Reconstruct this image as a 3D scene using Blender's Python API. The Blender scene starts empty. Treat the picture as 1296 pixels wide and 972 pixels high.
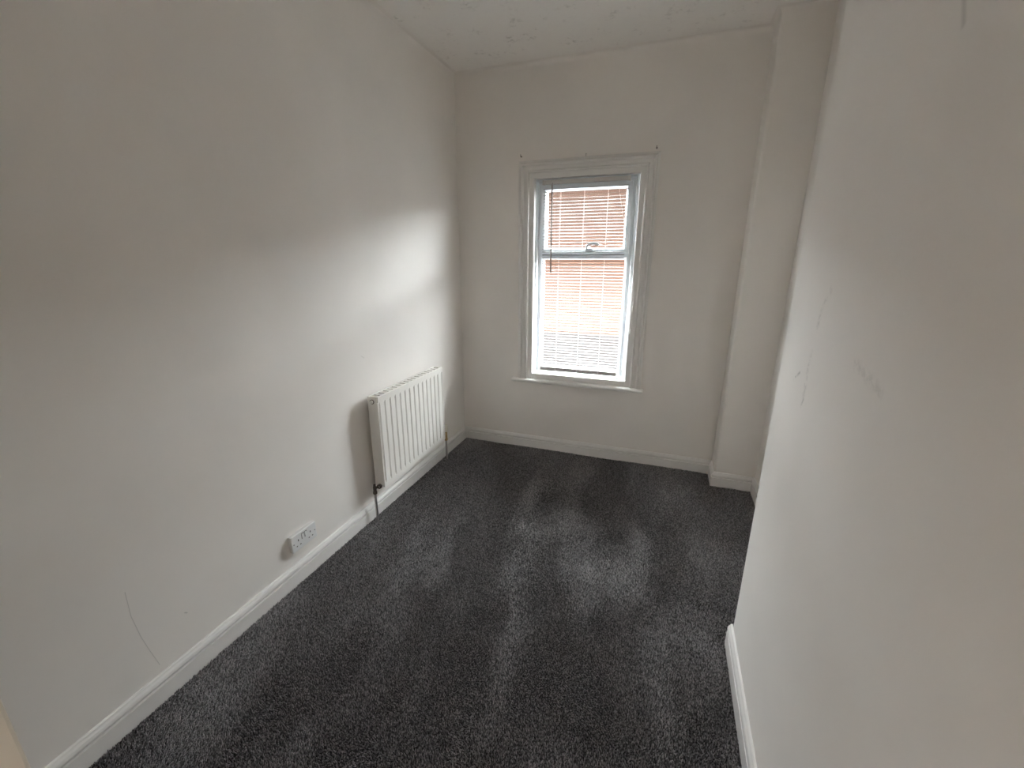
import bpy, bmesh, math, random
import numpy as np
from mathutils import Matrix, Vector
random.seed(4); rng = np.random.default_rng(4)
scene = bpy.context.scene
C = scene.collection

# ------------------------------------------------------------------ camera, world, lights, exposure
F, YAW, PITCH, ROLL = 544.06, -0.3411, -0.2840, 0.0011
CX, CZ = 1.6075, 1.55
cd = bpy.data.cameras.new('camera'); cam = bpy.data.objects.new('camera', cd); C.objects.link(cam)
cy, sy = math.cos(YAW), math.sin(YAW)
fw, rt, up = Vector((sy, cy, 0)), Vector((cy, -sy, 0)), Vector((0, 0, 1))
c, s = math.cos(PITCH), math.sin(PITCH)
fw, up = c*fw + s*up, -s*fw + c*up
c, s = math.cos(ROLL), math.sin(ROLL)
rt, up = c*rt + s*up, -s*rt + c*up
cam.matrix_world = Matrix(((rt.x, up.x, -fw.x, CX), (rt.y, up.y, -fw.y, 0), (rt.z, up.z, -fw.z, CZ), (0, 0, 0, 1)))
cd.sensor_fit = 'HORIZONTAL'; cd.sensor_width = 36; cd.lens = 36*F/1296; cd.clip_start = .02
scene.camera = cam

SKY = 15.0
w = bpy.data.worlds.new('overcast_sky'); scene.world = w; w.use_nodes = True
bg = w.node_tree.nodes['Background']; bg.inputs[0].default_value = (.93, .96, 1.0, 1); bg.inputs[1].default_value = SKY

def portal(name, loc, size, rot):     # guides sky sampling through a window opening; gives no light of its own
    l = bpy.data.lights.new(name, 'AREA'); l.shape = 'RECTANGLE'; l.size, l.size_y = size; l.cycles.is_portal = True
    o = bpy.data.objects.new(name, l); o.location = loc; o.rotation_euler = rot; C.objects.link(o)
portal('sky_portal', (.990, 3.2651+.125, 1.37), (.82, 1.55), (-math.pi/2, 0, 0))
portal('sky_portal_landing', (-2.32, -1.52, 1.45), (1.1, .48), (0, -math.pi/2, 0))  # for the added fill-light opening in the landing
scene.view_settings.view_transform = 'Standard'; scene.view_settings.look = 'None'
scene.view_settings.gamma = 1; scene.view_settings.use_curve_mapping = False
scene.view_settings.exposure = 2.47
scene.cycles.diffuse_bounces = 8; scene.cycles.max_bounces = 14; scene.cycles.transparent_max_bounces = 12
scene.cycles.use_denoising = True

# room dimensions in metres
L, W1, D1, W2, XN, YN, H, BH, Y0 = 3.2651, 2.0392, 3.0751, 2.2961, 1.9913, 1.6509, 2.8341, .1007, -.66
T = .018
FZ = -.009             # floor boards; the carpet's tips reach z = 0

# ------------------------------------------------------------------ helpers
def new_mat(name, col, rough=.6, metal=0, spec=.5):
    m = bpy.data.materials.new(name); m.use_nodes = True
    b = m.node_tree.nodes['Principled BSDF']
    b.inputs['Base Color'].default_value = (*col, 1); b.inputs['Roughness'].default_value = rough
    b.inputs['Metallic'].default_value = metal; b.inputs['Specular IOR Level'].default_value = spec
    return m
class NT:
    def __init__(s, m):
        s.nt = m.node_tree; s.b = s.nt.nodes['Principled BSDF']
    def n(s, t, **kw):
        nd = s.nt.nodes.new(t)
        for k, v in kw.items(): setattr(nd, k, v)
        return nd
    def link(s, a, b): s.nt.links.new(a, b)
    def setin(s, sock, v):
        if hasattr(v, 'is_output'): s.link(v, sock)
        else: sock.default_value = v
    def math(s, op, a, b=None, c=None, clamp=False):
        nd = s.n('ShaderNodeMath', operation=op, use_clamp=clamp); s.setin(nd.inputs[0], a)
        if b is not None: s.setin(nd.inputs[1], b)
        if c is not None: s.setin(nd.inputs[2], c)
        return nd.outputs[0]
    def vec(s, op, a, b=None, scale=None):
        nd = s.n('ShaderNodeVectorMath', operation=op); s.setin(nd.inputs[0], a)
        if b is not None: s.setin(nd.inputs[1], b)
        if scale is not None: s.setin(nd.inputs['Scale'], scale)
        return nd.outputs['Value'] if op in ('DOT_PRODUCT', 'LENGTH', 'DISTANCE') else nd.outputs[0]
    def pos(s): return s.n('ShaderNodeNewGeometry').outputs['Position']
    def noise(s, v, scale, detail=3, rough=.5):
        nd = s.n('ShaderNodeTexNoise'); s.link(v, nd.inputs['Vector']); nd.inputs['Scale'].default_value = scale
        nd.inputs['Detail'].default_value = detail; nd.inputs['Roughness'].default_value = rough
        return nd.outputs['Fac']
    def ramp(s, v, lo, hi, a=0., b=1.):
        nd = s.n('ShaderNodeMapRange'); s.setin(nd.inputs[0], v)
        for i, q in enumerate((lo, hi, a, b)): nd.inputs[i+1].default_value = q
        nd.interpolation_type = 'SMOOTHSTEP'
        return nd.outputs[0]
    def mix(s, f, a, b):
        nd = s.n('ShaderNodeMix', data_type='RGBA'); s.setin(nd.inputs[0], f)
        s.setin(nd.inputs[6], a if hasattr(a, 'is_output') else (*a, 1)); s.setin(nd.inputs[7], b if hasattr(b, 'is_output') else (*b, 1))
        return nd.outputs[2]
    def bump(s, h, strength, dist):
        nd = s.n('ShaderNodeBump'); s.link(h, nd.inputs['Height']); nd.inputs['Strength'].default_value = strength
        nd.inputs['Distance'].default_value = dist; s.link(nd.outputs[0], s.b.inputs['Normal'])
    def seg(s, P, a, b, w):
        """1 on the line a-b, falling to 0 at distance w (a mark on the paint)"""
        a, b = Vector(a), Vector(b); d = b - a
        pa = s.vec('SUBTRACT', P, tuple(a))
        t = s.math('DIVIDE', s.vec('DOT_PRODUCT', pa, tuple(d)), d.length_squared, clamp=True)
        dist = s.vec('LENGTH', s.vec('SUBTRACT', pa, s.vec('SCALE', tuple(d), scale=t)))
        return s.ramp(dist, 0, w, 1, 0)

PAINT = (.88, .842, .797)
def wall_mat(name, marks=(), col=PAINT):
    """flat emulsion; marks = (polyline, half-width, darkness, broken up by noise or not)"""
    m = new_mat(name, col, .62, spec=.3); k = NT(m); P = k.pos()
    big = k.noise(P, 1.7, 3); fine = k.noise(P, 260, 2); mid = k.noise(P, 22, 3)
    colour = k.mix(k.ramp(big, .35, .7), tuple(q*.975 for q in col), tuple(min(1, q*1.02) for q in col))
    for pts, wd, dark, broken in marks:
        f = None
        for a, b in zip(pts, pts[1:]):
            g = k.seg(P, a, b, wd); f = g if f is None else k.math('MAXIMUM', f, g)
        if broken: f = k.math('MULTIPLY', f, k.ramp(k.noise(P, 60, 4, .7), .42, .62))
        colour = k.mix(k.math('MULTIPLY', f, dark), colour, (.16, .14, .13))
    k.link(colour, k.b.inputs['Base Color'])
    k.bump(k.math('ADD', k.math('MULTIPLY', mid, .7), k.math('MULTIPLY', fine, .3)), .10, .004)
    return m

M = {}
M['wall'] = wall_mat('white_emulsion')
M['wall_left'] = wall_mat('white_emulsion_left', [
    ([(0, .68, .482), (0, .677, .386), (0, .686, .291), (0, .697, .224), (0, .714, .135)], .0020, .32, False),
    ([(0, .829, .262), (0, .836, .255)], .004, .35, False),
    ([(0, 1.96, 1.02), (0, 1.99, 1.0)], .006, .2, True)])
M['wall_near'] = wall_mat('white_emulsion_scuffed', [
    ([(XN, 1.300, 1.475), (XN, 1.335, 1.43), (XN, 1.345, 1.38)], .016, .22, True),
    ([(XN, 1.35, 1.30), (XN, 1.354, 1.264), (XN, 1.347, 1.186)], .020, .20, True),
    ([(XN, 1.42, 1.232), (XN, 1.445, 1.215), (XN, 1.461, 1.200)], .008, .45, True),
    ([(XN, 1.34, 1.178), (XN, 1.352, 1.15)], .008, .35, True),
    ([(XN, 1.06, 1.34), (XN, .935, 1.315)], .022, .14, True),
    ([(XN, .992, 1.96), (XN, .962, 1.892)], .010, .22, False)])
def ceiling_mat():
    CP = (.91, .88, .84); m = new_mat('patchy_ceiling_paint', CP, .8, spec=.2); k = NT(m); P = k.pos()
    n1 = k.noise(P, 7, 5, .65); n2 = k.noise(P, 34, 4, .65)
    f = k.math('MULTIPLY', k.ramp(n1, .50, .68), k.ramp(n2, .48, .66))
    k.link(k.mix(k.math('MULTIPLY', f, .42), CP, (.38, .35, .31)), k.b.inputs['Base Color'])
    k.bump(k.math('ADD', n1, k.math('MULTIPLY', n2, .4)), .25, .012)
    return m
M['ceiling'] = ceiling_mat()
def gloss_mat(name, col, rough):
    m = new_mat(name, col, rough); k = NT(m); P = k.pos()
    k.bump(k.noise(P, 90, 3), .06, .002); return m
M['gloss'] = gloss_mat('white_gloss_paint', (.82, .80, .77), .32)
M['upvc'] = gloss_mat('white_upvc', (.76, .80, .825), .28)
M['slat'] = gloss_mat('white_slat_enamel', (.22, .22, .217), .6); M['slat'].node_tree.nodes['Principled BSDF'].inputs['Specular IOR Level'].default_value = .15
M['rail'] = gloss_mat('grey_blind_rail', (.62, .60, .57), .4)
M['cord'] = gloss_mat('white_cord', (.82, .81, .78), .8)
M['wand'] = gloss_mat('smoky_plastic_wand', (.30, .27, .25), .25)
M['radiator'] = gloss_mat('cream_white_radiator_enamel', (.89, .865, .815), .33)
M['socket'] = gloss_mat('white_socket_plastic', (.80, .80, .79), .3)
M['hole'] = gloss_mat('dark_socket_hole', (.015, .014, .013), .6)
M['pattress'] = gloss_mat('aged_socket_box', (.70, .675, .65), .45)
M['cream'] = gloss_mat('cream_door_paint', (.78, .73, .635), .4)
def metal(name, col, rough):
    m = new_mat(name, col, rough, 1); k = NT(m); k.bump(k.noise(k.pos(), 140, 3), .1, .001); return m
M['pipe'] = metal('dull_chrome_pipe', (.60, .57, .55), .32)
M['dark_metal'] = metal('tarnished_dark_valve', (.17, .145, .125), .42)
M['brass'] = metal('brass_valve', (.62, .44, .22), .35)
M['valve_cap'] = gloss_mat('ivory_valve_cap', (.85, .80, .68), .35)
M['steel'] = metal('steel_nail', (.30, .27, .25), .5)

def glass_mat():
    m = bpy.data.materials.new('clear_window_glass'); m.use_nodes = True; nt = m.node_tree
    nt.nodes.remove(nt.nodes['Principled BSDF']); out = nt.nodes['Material Output']
    tr = nt.nodes.new('ShaderNodeBsdfTransparent'); tr.inputs[0].default_value = (.95, .97, .97, 1)
    gl = nt.nodes.new('ShaderNodeBsdfGlossy'); gl.inputs['Roughness'].default_value = .02
    mx = nt.nodes.new('ShaderNodeMixShader')
    mx.inputs[0].default_value = .05; nt.links.new(tr.outputs[0], mx.inputs[1]); nt.links.new(gl.outputs[0], mx.inputs[2])
    nt.links.new(mx.outputs[0], out.inputs[0]); return m
M['glass'] = glass_mat()

def link(name, me, mat, parent=None, smooth=False, auto=None):
    o = bpy.data.objects.new(name, me); C.objects.link(o)
    if mat is not None: me.materials.append(mat)
    if parent is not None: o.parent = parent; o.matrix_parent_inverse = parent.matrix_basis.inverted()
    if smooth:
        for p in me.polygons: p.use_smooth = True
        if auto: me.set_sharp_from_angle(angle=math.radians(auto))
    return o
def bm_obj(name, bm, mat, parent=None, smooth=False, auto=None):
    bmesh.ops.recalc_face_normals(bm, faces=bm.faces[:])
    me = bpy.data.meshes.new(name); bm.to_mesh(me); bm.free()
    return link(name, me, mat, parent, smooth, auto)
def box(bm, a, b, bevel=0, seg=2):
    g = bmesh.ops.create_cube(bm, size=1); vs = g['verts']
    for v in vs: v.co = Vector([(a[i]+b[i])/2 + v.co[i]*(b[i]-a[i]) for i in range(3)])
    if bevel:
        es = list({e for v in vs for e in v.link_edges})
        bmesh.ops.bevel(bm, geom=es, offset=bevel, segments=seg, profile=.5, affect='EDGES')
def cyl(bm, a, b, r, r2=None, n=20, caps=True):
    a, b = Vector(a), Vector(b); d = b - a
    mt = Matrix.Translation((a+b)/2) @ d.to_track_quat('Z', 'Y').to_matrix().to_4x4()
    bmesh.ops.create_cone(bm, cap_ends=caps, segments=n, radius1=r, radius2=r if r2 is None else r2, depth=d.length, matrix=mt)
def tube(bm, pts, r, n=10):
    """a round tube along a polyline"""
    pts = [Vector(p) for p in pts]; rings = []; side = None
    for i, p in enumerate(pts):
        d = (pts[min(i+1, len(pts)-1)] - pts[max(i-1, 0)]).normalized()
        if side is None: side = d.orthogonal().normalized()
        side = (side - d*side.dot(d)).normalized(); o2 = d.cross(side)
        rings.append([bm.verts.new(p + r*(math.cos(2*math.pi*k/n)*side + math.sin(2*math.pi*k/n)*o2)) for k in range(n)])
    for q, t in zip(rings, rings[1:]):
        for k in range(n): bm.faces.new((q[k], q[(k+1) % n], t[(k+1) % n], t[k]))
    bm.faces.new(rings[0]); bm.faces.new(rings[-1])
def prism(bm, poly, z0, z1):
    a = [bm.verts.new((x, y, z0)) for x, y in poly]; b = [bm.verts.new((x, y, z1)) for x, y in poly]
    n = len(poly); bm.faces.new(a); bm.faces.new(b)
    for i in range(n): bm.faces.new((a[i], a[(i+1) % n], b[(i+1) % n], b[i]))
def arc(cx_, cy_, r, a0, a1, n=7):
    return [(cx_ + r*math.cos(math.radians(a0+(a1-a0)*i/n)), cy_ + r*math.sin(math.radians(a0+(a1-a0)*i/n))) for i in range(n+1)]
def smooth_path(pts, n=8):
    pts = [Vector(p) for p in pts]; out = []
    for i in range(len(pts)-1):
        p0, p1, p2, p3 = pts[max(i-1, 0)], pts[i], pts[i+1], pts[min(i+2, len(pts)-1)]
        for k in range(n):
            t = k/n; out.append(.5*((2*p1) + (p2-p0)*t + (2*p0-5*p1+4*p2-p3)*t*t + (3*p1-p0-3*p2+p3)*t**3))
    return out + [pts[-1]]
def empty(name, loc=(0, 0, 0)):
    o = bpy.data.objects.new(name, None); o.location = loc; o.empty_display_size = .1; C.objects.link(o); return o
def tag(o, label, cat, group=None):
    o['label'] = label; o['category'] = cat
    if group: o['group'] = group
    return o
def struct(o, label=None):
    o['kind'] = 'structure'
    if label: o['label'] = label
    return o

# ------------------------------------------------------------------ room shell
WT = .11
bm = bmesh.new(); box(bm, (-WT, Y0, -.12), (W2+WT, L+.001, FZ)); struct(bm_obj('floor', bm, gloss_mat('dark_carpet_backing', (.022, .020, .021), .9)))
bm = bmesh.new(); box(bm, (-WT, Y0, H), (W2+WT, L+WT, H+.12)); struct(bm_obj('ceiling', bm, M['ceiling']))
bm = bmesh.new(); box(bm, (-WT, Y0, FZ), (0, L+WT, H)); struct(bm_obj('wall_left', bm, M['wall_left']))
# back wall with the window opening
OX0, OX1, OZ0, OZ1 = .572, 1.410, .590, 2.150
bm = bmesh.new()
xs, zs = [0, OX0, OX1, W2+WT], [FZ, OZ0, OZ1, H]
for y in (L, L+WT):
    v = [[bm.verts.new((x, y, z)) for z in zs] for x in xs]
    for i in range(3):
        for j in range(3):
            if (i, j) != (1, 1): bm.faces.new((v[i][j], v[i+1][j], v[i+1][j+1], v[i][j+1]))
for q in (((OX0, OZ0), (OX1, OZ0)), ((OX1, OZ0), (OX1, OZ1)), ((OX1, OZ1), (OX0, OZ1)), ((OX0, OZ1), (OX0, OZ0))):
    bm.faces.new([bm.verts.new(p) for p in ((q[0][0], L, q[0][1]), (q[1][0], L, q[1][1]), (q[1][0], L+WT, q[1][1]), (q[0][0], L+WT, q[0][1]))])
bmesh.ops.remove_doubles(bm, verts=bm.verts[:], dist=1e-5)
struct(bm_obj('wall_back', bm, M['wall']))
# boxed-in corner with a plaster bead on its arris
R = .014
bm = bmesh.new(); prism(bm, [(W1, L), (W1, D1+R)] + arc(W1+R, D1+R, R, 180, 270)[1:] + [(W2, D1), (W2, L)], FZ, H)
struct(bm_obj('wall_boxing', bm, M['wall'], smooth=True, auto=40))
bm = bmesh.new(); box(bm, (W2, YN-.1, FZ), (W2+WT, L, H)); struct(bm_obj('wall_alcove', bm, M['wall']))
R = .018
bm = bmesh.new(); prism(bm, [(W2+WT, YN), (XN+R, YN)] + arc(XN+R, YN-R, R, 90, 180)[1:] + [(XN, Y0), (W2+WT, Y0)], FZ, H)
struct(bm_obj('wall_right', bm, M['wall_near'], smooth=True, auto=40))
# rear wall with the doorway the photographer came in by, and the landing behind it
DX0, DX1, DH = 1.12, 1.93, 2.03
bm = bmesh.new()
box(bm, (-WT, Y0-.12, FZ), (DX0, Y0, H)); box(bm, (DX1, Y0-.12, FZ), (W2+WT, Y0, H)); box(bm, (DX0, Y0-.12, DH), (DX1, Y0, H))
struct(bm_obj('wall_rear', bm, M['wall']))
bm = bmesh.new(); LXA = -2.2
box(bm, (LXA, Y0-1.7, FZ), (W2+WT, Y0-1.6, H)); box(bm, (W2+WT, Y0-1.6, FZ), (W2+WT+.1, Y0-.12, H)); box(bm, (LXA, Y0-.12, FZ), (-WT, Y0, H))
LY0, LY1, LZ0, LZ1 = -1.76, -1.28, .90, 2.00     # opening added at the unseen landing's far end to let in fill light
for a, b in (((Y0-1.7, FZ), (LY0, H)), ((LY1, FZ), (Y0, H)), ((LY0, FZ), (LY1, LZ0)), ((LY0, LZ1), (LY1, H))): box(bm, (LXA-.1, a[0], a[1]), (LXA, b[0], b[1]))
struct(bm_obj('wall_landing', bm, M['wall']))
bm = bmesh.new(); box(bm, (LXA-.1, Y0-1.7, -.12), (W2+WT+.1, Y0-.001, FZ)); struct(bm_obj('floor_landing', bm, gloss_mat('landing_carpet', (.10, .09, .09), .9)))
bm = bmesh.new(); box(bm, (LXA-.1, Y0-1.7, H), (W2+WT+.1, Y0-.001, H+.12)); struct(bm_obj('ceiling_landing', bm, M['wall']))

# soft plastered cove between walls and ceiling
def cove(name, pts, r, mat):
    """pts: plan polyline, room on the left-hand side; concave quarter round under the ceiling"""
    bm = bmesh.new(); n = len(pts); prof = [(r*(1-math.sin(a)), r*(1-math.cos(a))) for a in [math.pi/2*i/8 for i in range(9)]]
    # prof: (distance from wall, drop below ceiling): from (r,0) to (0,r)
    rows = []
    for i in range(n):
        p = Vector(pts[i]); ns = []
        if i > 0: d = (p - Vector(pts[i-1])).normalized(); ns.append(Vector((-d.y, d.x)))
        if i < n-1: d = (Vector(pts[i+1]) - p).normalized(); ns.append(Vector((-d.y, d.x)))
        off = ns[0] if len(ns) == 1 else (ns[0]+ns[1])/(1+ns[0].dot(ns[1]))
        rows.append([bm.verts.new((p.x+off.x*d_, p.y+off.y*d_, H-h_+.0005)) for d_, h_ in prof])
    for a, b in zip(rows, rows[1:]):
        for k in range(8): bm.faces.new((a[k], a[k+1], b[k+1], b[k]))
    o = bm_obj(name, bm, mat, smooth=True, auto=50); return struct(o)
cove('trim_1', [(XN, YN), (XN, Y0), (0, Y0), (0, L), (W1, L), (W1, D1), (W2, D1), (W2, YN), (XN, YN)][::-1], .035, M['wall'])

# skirting boards
PROF = [(0, FZ), (T, FZ), (T, .0610), (T-.009, .0628), (T-.009, .0668), (T-.001, .0700), (T-.0003, .078), (T-.003, .087), (T-.008, .094), (T-.010, .0985), (T-.013, BH), (0, BH)]
def baseboard(name, p0, p1, nrm, e0, e1):
    """e = -1 shortens with depth (inside mitre), +1 lengthens (outside mitre), 0 square cut"""
    p0, p1, nrm = Vector(p0), Vector(p1), Vector(nrm); d = (p1-p0).normalized()
    bm = bmesh.new(); rows = []
    for p, e, sg in ((p0, e0, -1), (p1, e1, 1)):
        rows.append([bm.verts.new((*(p + nrm*u + d*(sg*e*u)), z)) for u, z in PROF])
    a, b = rows; n = len(PROF)
    for k in range(n): bm.faces.new((a[k], a[(k+1) % n], b[(k+1) % n], b[k]))
    bm.faces.new(a); bm.faces.new(b)
    return struct(bm_obj(name, bm, M['gloss']))
baseboard('baseboard_left', (0, Y0), (0, L), (1, 0), -1, -1)
baseboard('baseboard_back', (0, L), (W1, L), (0, -1), -1, -1)
baseboard('baseboard_boxing_return', (W1, L), (W1, D1), (-1, 0), -1, 1)
baseboard('baseboard_boxing', (W1, D1), (W2, D1), (0, -1), 1, -1)
baseboard('baseboard_alcove', (W2, D1), (W2, YN), (-1, 0), -1, 0)
baseboard('baseboard_right', (XN, YN), (XN, Y0), (-1, 0), 0, -1)
baseboard('baseboard_rear', (0, Y0), (DX0-.06, Y0), (0, 1), -1, 0)

# ------------------------------------------------------------------ cream door standing open beside the camera
d1 = struct(empty('door_1', (1.137, Y0, FZ)))
bm = bmesh.new(); x0, x1, ya, yb = 1.117, 1.155, Y0+.015, .104
box(bm, (x0, ya, .006), (x1, yb, 1.98), .003)
leaf = bm_obj('door_leaf', bm, M['cream'], d1)
for z0, z1 in ((.20, .78), (.98, 1.85)):
    for y0, y1 in ((ya+.11, ya+.335), (ya+.425, ya+.65)):
        bm = bmesh.new()
        for q in (((x1, y0, z0), (x1+.006, y0+.02, z1)), ((x1, y1-.02, z0), (x1+.006, y1, z1)), ((x1, y0+.02, z0), (x1+.006, y1-.02, z0+.02)), ((x1, y0+.02, z1-.02), (x1+.006, y1-.02, z1))):
            box(bm, q[0], q[1], .002)
        bm_obj('panel_moulding', bm, M['cream'], leaf)
bm = bmesh.new(); box(bm, (x1, -.01, .93), (x1+.008, .03, 1.08), .002); tube(bm, smooth_path([(x1+.006, .01, 1.03), (x1+.045, .01, 1.03), (x1+.05, -.02, 1.03), (x1+.048, -.10, 1.03)]), .008)
bm_obj('handle', bm, M['pipe'], leaf, True, 40)
bm = bmesh.new()
box(bm, (DX0-.06, Y0, FZ), (DX0-.005, Y0+.016, DH+.055), .003); box(bm, (DX1, Y0, FZ), (DX1+.055, Y0+.016, DH+.055), .003); box(bm, (DX0-.005, Y0, DH), (DX1, Y0+.016, DH+.055), .003)
bm_obj('door_frame', bm, M['cream'], d1)

# ------------------------------------------------------------------ window
win = struct(empty('window_1', (.99, L, .60)), 'tall narrow white plastic window in a moulded white surround')
def rect_sweep(name, prof, rect, mat, parent, sides='LTRB', closed=True):
    """prof: (inward offset u, y); rect: x0,x1,z0,z1 of the outer edge; mitred corners; one mesh per side, or one for all"""
    x0, x1, z0, z1 = rect
    cor = {'LB': (x0, z0, 1, 1), 'LT': (x0, z1, 1, -1), 'RT': (x1, z1, -1, -1), 'RB': (x1, z0, -1, 1)}
    ends = {'L': ('LB', 'LT'), 'T': ('LT', 'RT'), 'R': ('RT', 'RB'), 'B': ('RB', 'LB')}
    out = []
    for sd in sides:
        bm = bmesh.new(); rows = []
        for cn in ends[sd]:
            x, z, ix, iz = cor[cn]
            flat = sd in 'LR' and ((cn.endswith('B') and 'B' not in sides))
            rows.append([bm.verts.new((x+ix*u, y, z if flat else z+iz*u)) for u, y in prof])
        n = len(prof)
        for k in range(n if closed else n-1): bm.faces.new((rows[0][k], rows[0][(k+1) % n], rows[1][(k+1) % n], rows[1][k]))
        if closed: bm.faces.new(rows[0]); bm.faces.new(rows[1])
        out.append(bm_obj(name, bm, mat, parent, True, 30))
    return out
AW = .082
prof = [(AW-u, L-v) for u, v in [(0, 0), (0, .018), (.003, .0225), (.008, .024), (.013, .0225), (.016, .016), (.018, .011), (.044, .010), (.047, .016), (.050, .022), (.055, .025), (.061, .025), (.066, .021), (.069, .015), (.078, .012), (AW, .009), (AW, 0)]]
SZ = .606
rect_sweep('architrave', prof, (.584-AW, 1.399+AW, SZ, 2.142+AW), M['gloss'], win, 'LTR')
# flat timber lining between surround and plastic frame
rect_sweep('lining', [(0, L-.004), (.040, L-.004), (.043, L-.001), (.043, L+.06), (0, L+.06)], (.578, 1.405, SZ, 2.148), M['gloss'], win, 'LTR')
# sill board with rounded nose
bm = bmesh.new()
pr = [(L+.075, SZ)] + [(L-.040, SZ)] + [(L-.040-.014*math.sin(a), SZ-.014+.014*math.cos(a)) for a in [math.pi*i/8 for i in range(1, 8)]] + [(L-.040, SZ-.028), (L+.0, SZ-.028), (L+.0, SZ-.012), (L+.075, SZ-.012)]
def sillrow(x, cut):  # the board is notched round the opening behind the wall face
    return [bm.verts.new((x, y, z)) for y, z in pr]
a, b = sillrow(.576, 0), sillrow(1.407, 0)
for k in range(len(pr)): bm.faces.new((a[k], a[(k+1) % len(pr)], b[(k+1) % len(pr)], b[k]))
bm.faces.new(a); bm.faces.new(b)
pr2 = [(y, z) for y, z in pr if y <= L+1e-6]; pr2 = [(L, SZ)] + [q for q in pr2 if q[1] > SZ-.0281 and not (abs(q[0]-L) < 1e-6 and q[1] > SZ-.013)]
for xa, xb in ((.462, .576), (1.407, 1.502)):
    a = [bm.verts.new((xa, y, z)) for y, z in pr2]; b = [bm.verts.new((xb, y, z)) for y, z in pr2]; n = len(pr2)
    for k in range(n): bm.faces.new((a[k], a[(k+1) % n], b[(k+1) % n], b[k]))
    bm.faces.new(a); bm.faces.new(b)
bm_obj('window_sill', bm, M['gloss'], win, True, 35)
# flat bottom rail under the plastic frame
bm = bmesh.new(); box(bm, (.621, L-.001, SZ), (1.362, L+.06, .648), .002); bm_obj('lining', bm, M['gloss'], win)
# plastic frame
FX0, FX1, FZ0, FZ1 = .618, 1.358, .643, 2.108
FY = L+.040
fprof = [(0, FY+.06), (0, FY+.002), (.002, FY), (.018, FY), (.022, FY+.006), (.024, FY+.016), (.050, FY+.018), (.053, FY+.021), (.056, FY+.032), (.056, FY+.06)]
rect_sweep('frame', fprof, (FX0, FX1, FZ0, FZ1), M['upvc'], win)
TZ0, TZ1 = 1.556, 1.606
bm = bmesh.new(); box(bm, (FX0+.05, FY+.014, TZ0), (FX1-.05, FY+.06, TZ1), .004); bm_obj('transom', bm, M['upvc'], win)
# top-hung vent sash and its handle; bottom pane beads
sprof = [(0, FY+.055), (0, FY+.006), (.003, FY+.003), (.030, FY+.003), (.038, FY+.012), (.042, FY+.03), (.042, FY+.055)]
sash = rect_sweep('vent_sash', sprof, (FX0+.044, FX1-.044, TZ1-.022, FZ1-.044), M['upvc'], win)
bprof = [(0, FY+.058), (0, FY+.026), (.004, FY+.022), (.014, FY+.032), (.016, FY+.058)]
rect_sweep('glazing_bead', bprof, (FX0+.052, FX1-.052, FZ0+.052, TZ0+.004), M['upvc'], win)
for z0, z1, i in ((TZ1+.01, FZ1-.075, .07), (FZ0+.05, TZ0+.01, .055)):
    bm = bmesh.new(); box(bm, (FX0+i, FY+.040, z0), (FX1-i, FY+.046, z1)); bm_obj('pane', bm, M['glass'], win)
bm = bmesh.new()
box(bm, (1.005, FY-.006, 1.598), (1.065, FY+.004, 1.622), .003)
tube(bm, smooth_path([(1.018, FY-.004, 1.61), (1.018, FY-.012, 1.622), (1.026, FY-.014, 1.646), (1.055, FY-.014, 1.656), (1.085, FY-.014, 1.653), (1.105, FY-.014, 1.645)]), .0085)
bm_obj('handle', bm, M['upvc'], win, True, 40)

# ------------------------------------------------------------------ venetian blind
BX0, BX1, BY = .684, 1.290, L+.026
blind = tag(empty('venetian_blind', (.987, BY, .70)), 'white slatted venetian blind lowered over the narrow window', 'blind')
bm = bmesh.new(); box(bm, (.678, BY-.013, 2.066), (1.296, BY+.013, 2.092), .002)
box(bm, (.676, BY-.015, 2.063), (.690, BY+.015, 2.094), .002); box(bm, (1.284, BY-.015, 2.063), (1.298, BY+.015, 2.094), .002)
bm_obj('head_rail', bm, M['rail'], blind)
PITCH_S, ZT, ZB = .0218, 2.034, .722
bm = bmesh.new(); nseg = 6; tl = math.radians(9)
rows = []
for x in (BX0, BX1):
    r1, r2 = [], []
    for k in range(nseg+1):
        u = -.0125 + .025*k/nseg; hgt = .0022*(1-(u/.0125)**2)
        yy, zz = u*math.cos(tl) - hgt*math.sin(tl), u*math.sin(tl) + hgt*math.cos(tl)
        r1.append(bm.verts.new((x-.987, yy, zz))); r2.append(bm.verts.new((x-.987, yy, zz-.0006)))
    rows.append((r1, r2))
(a1, a2), (b1, b2) = rows
for k in range(nseg): bm.faces.new((a1[k], a1[k+1], b1[k+1], b1[k])); bm.faces.new((a2[k], b2[k], b2[k+1], a2[k+1])); bm.faces.new((a1[k], a2[k], a2[k+1], a1[k+1])); bm.faces.new((b1[k], b1[k+1], b2[k+1], b2[k]))
bm.faces.new((a1[0], b1[0], b2[0], a2[0])); bm.faces.new((a1[-1], a2[-1], b2[-1], b1[-1]))
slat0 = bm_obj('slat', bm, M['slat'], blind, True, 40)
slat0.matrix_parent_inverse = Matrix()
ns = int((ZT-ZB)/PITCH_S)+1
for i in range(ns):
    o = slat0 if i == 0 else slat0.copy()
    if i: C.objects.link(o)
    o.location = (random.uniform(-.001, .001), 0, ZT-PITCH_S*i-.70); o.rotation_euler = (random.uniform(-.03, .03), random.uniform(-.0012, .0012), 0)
bm = bmesh.new(); box(bm, (BX0, BY-.012, .678), (BX1, BY+.012, .708), .003); br = bm_obj('bottom_rail', bm, M['rail'], blind)
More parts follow.
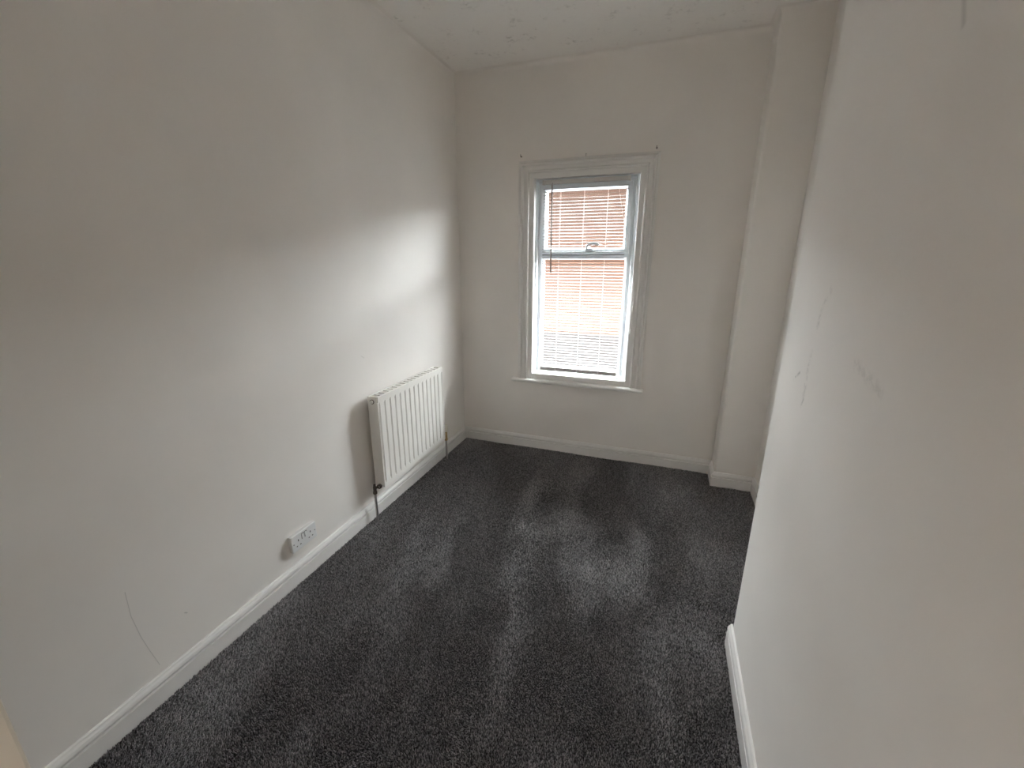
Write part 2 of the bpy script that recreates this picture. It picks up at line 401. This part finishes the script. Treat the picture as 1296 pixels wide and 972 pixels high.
for lx in (.812, .985, 1.152):
    bm = bmesh.new()
    for yo in (-.0142, .0142): tube(bm, [(lx, BY+yo, 2.066), (lx, BY+yo, .70)], .0007, 6)
    for i in range(ns): tube(bm, [(lx, BY-.0142, ZT-PITCH_S*i-.003), (lx, BY+.0142, ZT-PITCH_S*i-.003)], .0005, 4)
    bm_obj('ladder_cord', bm, M['cord'], blind)
    bm = bmesh.new(); box(bm, (lx-.006, BY-.0135, .677), (lx+.006, BY+.0135, .709), .001); bm_obj('clip', bm, M['cord'], br)
bm = bmesh.new(); cyl(bm, (.752, BY-.022, 2.060), (.756, BY-.021, 1.447), .0052, n=8); cyl(bm, (.752, BY-.022, 2.058), (.752, BY-.012, 2.072), .003, n=8)
bm_obj('tilt_wand', bm, M['wand'], blind, True, 40)
CLX, CLZ, CLY = 1.381, 1.215, L-.004
bm = bmesh.new(); tube(bm, smooth_path([(1.215, BY-.015, 2.066), (1.222, BY-.018, 2.03), (1.262, BY-.022, 1.85), (1.318, BY-.026, 1.60), (1.362, L-.006, 1.42), (1.378, L-.012, 1.32), (CLX-.001, L-.018, CLZ+.035)]), .0014, 6)
for k in range(3):
    tube(bm, smooth_path([(CLX-.006, L-.013-.002*k, CLZ+.03), (CLX+.007, L-.016-.001*k, CLZ+.012), (CLX-.006, L-.016, CLZ-.012), (CLX+.006, L-.014, CLZ-.028), (CLX+.008, L-.013, CLZ), (CLX-.006, L-.015-.002*k, CLZ+.03)]), .0016, 6)
tube(bm, smooth_path([(CLX+.003, L-.016, CLZ-.02), (CLX+.001, L-.012, CLZ-.10), (CLX-.003, L-.010, CLZ-.16)]), .0014, 6)
pc = bm_obj('pull_cord', bm, M['cord'], blind, True, 60)
bm = bmesh.new(); cyl(bm, (CLX-.003, L-.012, CLZ-.155), (CLX-.004, L-.012, CLZ-.195), .004, .007, n=12); bm_obj('cord_weight', bm, M['cord'], pc, True, 40)
bm = bmesh.new()
box(bm, (CLX-.006, CLY-.004, CLZ-.022), (CLX+.006, CLY, CLZ+.022), .0015); box(bm, (CLX-.005, CLY-.010, CLZ-.010), (CLX+.005, CLY-.003, CLZ+.010), .002)
tube(bm, smooth_path([(CLX, CLY-.009, CLZ-.036), (CLX, CLY-.013, CLZ-.018), (CLX, CLY-.012, CLZ), (CLX, CLY-.013, CLZ+.018), (CLX, CLY-.009, CLZ+.036)]), .0042, 8)
tag(bm_obj('cord_cleat', bm, M['cord'], None, True, 40), 'small white cleat holding the blind cord on the right window lining', 'cord cleat')

# ------------------------------------------------------------------ radiator
RY0, RY1, RZ0, RZ1, RX0, RX1 = 1.945, 2.708, .212, .787, .040, .100
rad = tag(empty('radiator', (.07, 2.32, 0)), 'white ribbed panel radiator on the left wall beside the window corner', 'radiator')
bm = bmesh.new()
nfl = 14; pitch = (RY1-RY0-.024)/nfl
ys, ds = [RY0], [0.]
prof_f = [(0, 1), (.05, 1), (.15, 0), (.85, 0), (.95, 1)]
for i in range(nfl):
    for t, g in prof_f: ys.append(RY0+.012+pitch*(i+t)); ds.append(float(g))
ys += [RY1-.012, RY1]; ds += [1., 0.]
zr = [(RZ0, 0), (RZ0+.028, 0), (RZ0+.040, 1), (RZ1-.047, 1), (RZ1-.036, 0), (RZ1-.004, 0)]
G = [[bm.verts.new((RX1 - .0070*d_*sc, y, z)) for y, d_ in zip(ys, ds)] for z, sc in zr]
for a, b in zip(G, G[1:]):
    for k in range(len(ys)-1): bm.faces.new((a[k], a[k+1], b[k+1], b[k]))
back = [[bm.verts.new((RX1-.014, y, z)) for y in (RY0, RY1)] for z in (RZ0, RZ1-.004)]
bm.faces.new([back[0][0], back[0][1], back[1][1], back[1][0]])
bm.faces.new(G[0] + [back[0][1], back[0][0]]); bm.faces.new(G[-1] + [back[1][1], back[1][0]])
bm.faces.new([r[0] for r in G] + [back[1][0], back[0][0]]); bm.faces.new([r[-1] for r in G] + [back[1][1], back[0][1]])
bmesh.ops.remove_doubles(bm, verts=bm.verts[:], dist=1e-6)
bm_obj('front_panel', bm, M['radiator'], rad, True, 20)
bm = bmesh.new(); box(bm, (RX0-.004, RY0+.002, RZ0+.02), (RX0+.008, RY1-.002, RZ1-.02), .003); bm_obj('back_panel', bm, M['radiator'], rad)
bm = bmesh.new()      # folded convector sheet between the panels
pts = []; nz = 46
for i in range(nz+1): pts.append((RX0+.010 if i % 2 else RX1-.016, RY0+.03+(RY1-RY0-.06)*i/nz))
lo = [bm.verts.new((x, y, RZ0+.03)) for x, y in pts]; hi = [bm.verts.new((x, y, RZ1-.035)) for x, y in pts]
for k in range(nz): bm.faces.new((lo[k], lo[k+1], hi[k+1], hi[k]))
bm_obj('convector_fins', bm, M['radiator'], rad)
for y, sg in ((RY0, -1), (RY1, 1)):
    bm = bmesh.new(); box(bm, (RX0-.008, min(y, y+.003*sg), RZ0+.006), (RX1-.004, max(y, y+.003*sg), RZ1-.002), .0012)
    box(bm, (RX1-.012, min(y-.001*sg, y+.005*sg), RZ0+.004), (RX1+.001, max(y-.001*sg, y+.005*sg), RZ1-.036), .0015)
    sp = bm_obj('side_panel', bm, M['radiator'], rad)
    if sg < 0:
        bm = bmesh.new(); cyl(bm, (.064, y-.003, RZ1-.030), (.064, y-.007, RZ1-.030), .014, n=24); bm_obj('plug_washer', bm, M['dark_metal'], sp, True, 40)
        bm = bmesh.new(); cyl(bm, (.064, y-.004, RZ1-.030), (.064, y-.011, RZ1-.030), .0105, n=24); bm_obj('vent_plug', bm, M['radiator'], sp, True, 40)
bm = bmesh.new()      # slotted top grille
box(bm, (RX0-.008, RY0, RZ1-.006), (RX0+.004, RY1, RZ1), .0015); box(bm, (RX1-.012, RY0, RZ1-.006), (RX1+.001, RY1, RZ1), .002)
box(bm, (RX1-.006, RY0, RZ1-.034), (RX1+.002, RY1, RZ1-.001), .0015)
nb = 17
for i in range(nb+1):
    y = RY0+.012+(RY1-RY0-.024)*i/nb; wd = .019 if 0 < i < nb else .012
    box(bm, (RX0+.003, y-wd/2, RZ1-.006), (RX1-.011, y+wd/2, RZ1-.0015))
bm_obj('top_grille', bm, M['radiator'], rad)
for y in (2.12, 2.54):
    bm = bmesh.new(); box(bm, (0, y-.02, .30), (.004, y+.02, .72), .001); box(bm, (.003, y-.012, .30), (RX0, y-.008, .345)); box(bm, (.003, y-.012, .67), (RX0, y-.008, .715))
    bm_obj('wall_bracket', bm, M['radiator'], rad)
# left lockshield valve and pipe
PX, PY = .050, 1.908
bm = bmesh.new(); cyl(bm, (PX, PY, FZ), (PX, PY, .185), .0078, n=16); bm_obj('pipe', bm, M['pipe'], rad, True, 40)
bm = bmesh.new(); cyl(bm, (PX, PY, .178), (PX, PY, .192), .0125, n=6); cyl(bm, (PX, PY, .190), (PX, PY, .226), .0098, n=16); cyl(bm, (PX, PY, .224), (PX, PY, .240), .0075, n=14)
tube(bm, smooth_path([(PX, PY, .214), (.058, 1.918, .217), (.066, 1.930, .2175), (.066, RY0+.004, .2175)]), .0075, 12)
cyl(bm, (.066, 1.926, .2175), (.066, 1.941, .2175), .0155, n=6)
vl = bm_obj('lockshield_valve', bm, M['dark_metal'], rad, True, 35); vl['label'] = 'dark tarnished valve'
bm = bmesh.new(); cyl(bm, (.066, 1.9255, .2175), (.066, 1.9235, .2175), .0075, n=16); bm_obj('union_nut_face', bm, M['pipe'], vl, True, 40)
# right brass valve with ivory cap and pipe
QX, QY = .056, 2.806
bm = bmesh.new(); cyl(bm, (QX, QY, FZ), (QX, QY, .172), .0078, n=16); bm_obj('pipe', bm, M['pipe'], rad, True, 40)
bm = bmesh.new(); cyl(bm, (QX, QY, .160), (QX, QY, .178), .0125, n=6); cyl(bm, (QX, QY, .176), (QX, QY, .236), .0105, n=18)
tube(bm, [(QX, QY, .217), (.064, RY1-.004, .217)], .0085, 14); cyl(bm, (.060, 2.765, .217), (.0615, 2.745, .217), .0145, n=6)
vr = bm_obj('brass_valve', bm, M['brass'], rad, True, 35); vr['label'] = 'brass valve with ivory cap'
bm = bmesh.new(); cyl(bm, (QX, QY, .234), (QX, QY, .262), .0145, .0155, n=20); cyl(bm, (QX, QY, .262), (QX, QY, .294), .0155, .0125, n=20); bm_obj('valve_cap', bm, M['valve_cap'], vr, True, 40)

# ------------------------------------------------------------------ double socket
SY0, SY1, SZ0, SZ1, SX = 1.308, 1.463, .177, .264, .024
sk = tag(empty('wall_socket', (0, 1.376, .2245)), 'white double switched wall socket low on the left wall before the radiator', 'socket')
bm = bmesh.new(); box(bm, (0, SY0+.001, SZ0+.001), (.016, SY1-.001, SZ1-.001), .002); bm_obj('back_box', bm, M['pattress'], sk)
bm = bmesh.new(); box(bm, (.016, SY0, SZ0), (SX, SY1, SZ1), .003); fp = bm_obj('face_plate', bm, M['socket'], sk)
ymid = (SY0+SY1)/2; zm = (SZ0+SZ1)/2
for sg in (-1, 1):
    yc = ymid + sg*.038
    bm = bmesh.new(); box(bm, (SX-.002, yc-.0025, zm+.004), (SX+.0004, yc+.0025, zm+.0135))
    bm_obj('earth_slot', bm, M['hole'], fp)
    for q in (-1, 1):
        bm = bmesh.new(); box(bm, (SX-.002, yc+q*.011-.0035, zm-.021), (SX+.0004, yc+q*.011+.0035, zm-.0165)); bm_obj('pin_slot', bm, M['hole'], fp)
    bm = bmesh.new()   # tilted rocker
    yc2 = ymid + sg*.0095
    v = [bm.verts.new(p) for p in [(SX-.001, yc2-.0065, zm+.004), (SX-.001, yc2+.0065, zm+.004), (SX-.001, yc2+.0065, zm+.030), (SX-.001, yc2-.0065, zm+.030), (SX+.005, yc2-.0055, zm+.006), (SX+.005, yc2+.0055, zm+.006), (SX+.0012, yc2+.0055, zm+.029), (SX+.0012, yc2-.0055, zm+.029)]]
    for f in ((0, 1, 2, 3), (4, 5, 6, 7), (0, 1, 5, 4), (1, 2, 6, 5), (2, 3, 7, 6), (3, 0, 4, 7)): bm.faces.new([v[i] for i in f])
    bm_obj('rocker_switch', bm, M['socket'], fp)
    bm = bmesh.new(); box(bm, (SX-.001, yc2-.008, zm+.002), (SX+.0003, yc2+.008, zm+.032)); bm_obj('switch_recess', bm, M['hole'], fp)
    bm = bmesh.new(); cyl(bm, (SX-.001, ymid+sg*.0665, zm), (SX+.0006, ymid+sg*.0665, zm), .0032, n=14); bm_obj('screw', bm, M['steel'], fp, True, 40)

# ------------------------------------------------------------------ old hooks above the window
def hook(x, z, label):
    bm = bmesh.new(); cyl(bm, (x, L+.004, z), (x, L-.012, z-.001), .0024, n=10)
    tube(bm, smooth_path([(x, L-.010, z-.001), (x, L-.018, z-.004), (x, L-.021, z+.004), (x, L-.019, z+.011)]), .0022, 8)
    cyl(bm, (x, L+.001, z), (x, L-.003, z), .0060, n=14)
    tag(bm_obj('screw_hook', bm, M['steel'], None, True, 40), label, 'hook', 'old hooks above the window')
hook(.519, 2.256, 'tiny rusty screw hook above the left top corner of the window surround')
hook(1.451, 2.245, 'tiny rusty screw hook above the right top corner of the window surround')
bm = bmesh.new(); cyl(bm, (.99, L-.010, 2.226), (.99, L-.012, 2.240), .0014, n=8); cyl(bm, (.99, L-.012, 2.239), (.99, L-.012, 2.2415), .0032, n=10)
tag(bm_obj('nail', bm, M['steel'], None, True, 40), 'tiny nail head on the middle of the window surround top', 'nail')

# ------------------------------------------------------------------ outside: the house across the yard
def render_mat():
    m = new_mat('peach_render', (.135, .100, .077), .9); k = NT(m); P = k.pos()
    k.link(k.mix(k.noise(P, 1.2, 4), (.155, .114, .088), (.178, .134, .105)), k.b.inputs['Base Color']); k.bump(k.noise(P, 40, 4), .3, .01); return m
yo = L+8.0
nb_ = tag(empty('neighbouring_house', (0, yo, -3.2)), 'peach house wall across the yard, seen through the blind', 'house')
bm = bmesh.new(); box(bm, (-34, yo, -.35), (34, yo+.4, 3.32)); bm_obj('wall', bm, render_mat(), nb_)
bm = bmesh.new(); box(bm, (-34, yo-.08, -3.2), (34, yo+.4, -.35)); bm_obj('plinth', bm, gloss_mat('grey_stone', (.065, .065, .065), .8), nb_)
bm = bmesh.new(); v = [bm.verts.new(p) for p in [(-34.2, yo-3.0, 2.96), (34.2, yo-3.0, 2.96), (34.2, yo+3, 3.75), (-34.2, yo+3, 3.75), (-34.2, yo-3.0, 3.06), (34.2, yo-3.0, 3.06), (34.2, yo+3, 3.85), (-34.2, yo+3, 3.85)]]  # out-of-view deep overhang, added to keep sky light off the peach wall
for f in ((0, 1, 2, 3), (4, 5, 6, 7), (0, 1, 5, 4), (1, 2, 6, 5), (2, 3, 7, 6), (3, 0, 4, 7)): bm.faces.new([v[i] for i in f])
bm_obj('shading_roof', bm, gloss_mat('slate', (.16, .16, .17), .7), nb_)
bm = bmesh.new(); box(bm, (-34, L+WT+.03, -3.4), (34, yo+.5, -3.2)); struct(bm_obj('ground', bm, gloss_mat('yard_paving', (.20, .19, .18), .9)))
bm = bmesh.new()      # the brick outside of this house, round the window opening
for a, b in (((-34, -3.3), (OX0, 6)), ((OX1, -3.3), (34, 6)), ((OX0, -3.3), (OX1, OZ0-.02)), ((OX0, OZ1), (OX1, 6))): box(bm, (a[0], L+WT, a[1]), (b[0], L+WT+.02, b[1]))
def brick_mat():
    m = new_mat('red_brick', (.25, .13, .09), .9); k = NT(m)
    mp = k.n('ShaderNodeMapping'); mp.inputs['Rotation'].default_value = (math.pi/2, 0, 0); k.link(k.pos(), mp.inputs[0])
    t = k.n('ShaderNodeTexBrick'); k.link(mp.outputs[0], t.inputs['Vector']); t.inputs['Scale'].default_value = 4.4
    t.inputs['Color1'].default_value = (.27, .13, .09, 1); t.inputs['Color2'].default_value = (.21, .10, .07, 1); t.inputs['Mortar'].default_value = (.35, .32, .29, 1)
    k.link(t.outputs[0], k.b.inputs['Base Color']); return m
struct(bm_obj('wall_outside', bm, brick_mat()))

# ------------------------------------------------------------------ carpet pile
def vnoise(x, y, scale, seed):
    g = np.random.default_rng(seed).random((64, 64)); u, v = x*scale+31.7, y*scale+17.3
    i, j = np.floor(u).astype(int), np.floor(v).astype(int); fu, fv = u-i, v-j; fu, fv = fu*fu*(3-2*fu), fv*fv*(3-2*fv)
    q = lambda a, b: g[a % 64, b % 64]
    return (q(i, j)*(1-fu)+q(i+1, j)*fu)*(1-fv) + (q(i, j+1)*(1-fu)+q(i+1, j+1)*fu)*fv
sp = .0047
gx, gy = np.meshgrid(np.arange(T+.002, W2-T-.002, sp), np.arange(Y0+.005, L-T-.002, sp*.87))
gx = gx + (np.arange(gx.shape[0]) % 2)[:, None]*sp/2
x = (gx + rng.uniform(-.4, .4, gx.shape)*sp).ravel(); y = (gy + rng.uniform(-.4, .4, gy.shape)*sp).ravel()
ok = (x < W2-T-.002) & (x > T+.002) & (y < L-T-.002)
ok &= ~((x > XN-T-.002) & (y < YN+.003)) & ~((x > W1-T-.002) & (y > D1-T-.002))
x, y = x[ok], y[ok]; n = len(x)
# pile lean: brushed one way or the other in broad strokes, trodden patches
st = vnoise(x*2.4+y*.35, y*.75-x*.2, 4.2, 1)*.6 + vnoise(x, y, 3.0, 2)*.5 + vnoise(x*1.6, y*.8, 11, 3)*.4
lean = (st - st.mean())/st.std()
ang = math.pi*.5 + .9*(vnoise(x, y, 2.1, 5)-.5)*2 + rng.normal(0, .7, n)
lx = np.cos(ang)*lean*.0032 + rng.normal(0, .0013, n); ly = np.sin(ang)*lean*.0032 + rng.normal(0, .0013, n)
hgt = .0090 + rng.normal(0, .0009, n) - .0012*np.clip(-lean, 0, 2); th = rng.uniform(0, 2*math.pi, n); r = .0019
co = np.zeros((n, 7, 3))
for k in range(3):
    a = th + k*2*math.pi/3
    co[:, k, 0] = x + r*np.cos(a); co[:, k, 1] = y + r*np.sin(a); co[:, k, 2] = FZ
    co[:, 3+k, 0] = x + lx*.6 + r*.9*np.cos(a+.5); co[:, 3+k, 1] = y + ly*.6 + r*.9*np.sin(a+.5); co[:, 3+k, 2] = FZ + hgt*.82
co[:, 6, 0] = x + lx; co[:, 6, 1] = y + ly; co[:, 6, 2] = FZ + hgt
base = np.arange(n)[:, None, None]*7
fa = np.array([(3, 4, 6), (4, 5, 6), (5, 3, 6), (0, 1, 4), (0, 4, 3), (1, 2, 5), (1, 5, 4), (2, 0, 3), (2, 3, 5)])
# lower sides only where the near carpet can show them
near = y < -9
def pile_mesh(sel, faces):
    cc = co[sel].reshape(-1, 3); m_ = sel.sum(); ff = (np.arange(m_)[:, None, None]*7 + faces[None]).reshape(-1, 3)
    me = bpy.data.meshes.new('carpet_pile'); me.vertices.add(len(cc)); me.vertices.foreach_set('co', cc.ravel())
    me.loops.add(ff.size); me.loops.foreach_set('vertex_index', ff.ravel().astype(np.int32))
    me.polygons.add(len(ff)); me.polygons.foreach_set('loop_start', np.arange(0, ff.size, 3, dtype=np.int32))
    sh = np.where(rng.random(m_) < .36, rng.uniform(.55, 1, m_), rng.uniform(0, .22, m_))
    at = me.attributes.new('tuft', 'FLOAT', 'POINT'); at.data.foreach_set('value', np.repeat(sh, 7).astype(np.float32))
    me.update(); me.validate(); return me
m = new_mat('charcoal_carpet_yarn', (.05, .05, .05), .42, spec=.9); k = NT(m)
at = k.n('ShaderNodeAttribute', attribute_name='tuft')
k.link(k.mix(at.outputs['Fac'], (.012, .0108, .0112), (.42, .382, .387)), k.b.inputs['Base Color'])
k.b.inputs['Sheen Weight'].default_value = .8; k.b.inputs['Sheen Roughness'].default_value = .35
cp = link('carpet_pile', pile_mesh(np.ones(n, bool), fa[:5 if False else 9] if n < 330000 else fa), m)
cp['kind'] = 'stuff'; cp['label'] = 'speckled charcoal cut pile carpet fitted across the whole floor'; cp['category'] = 'carpet'
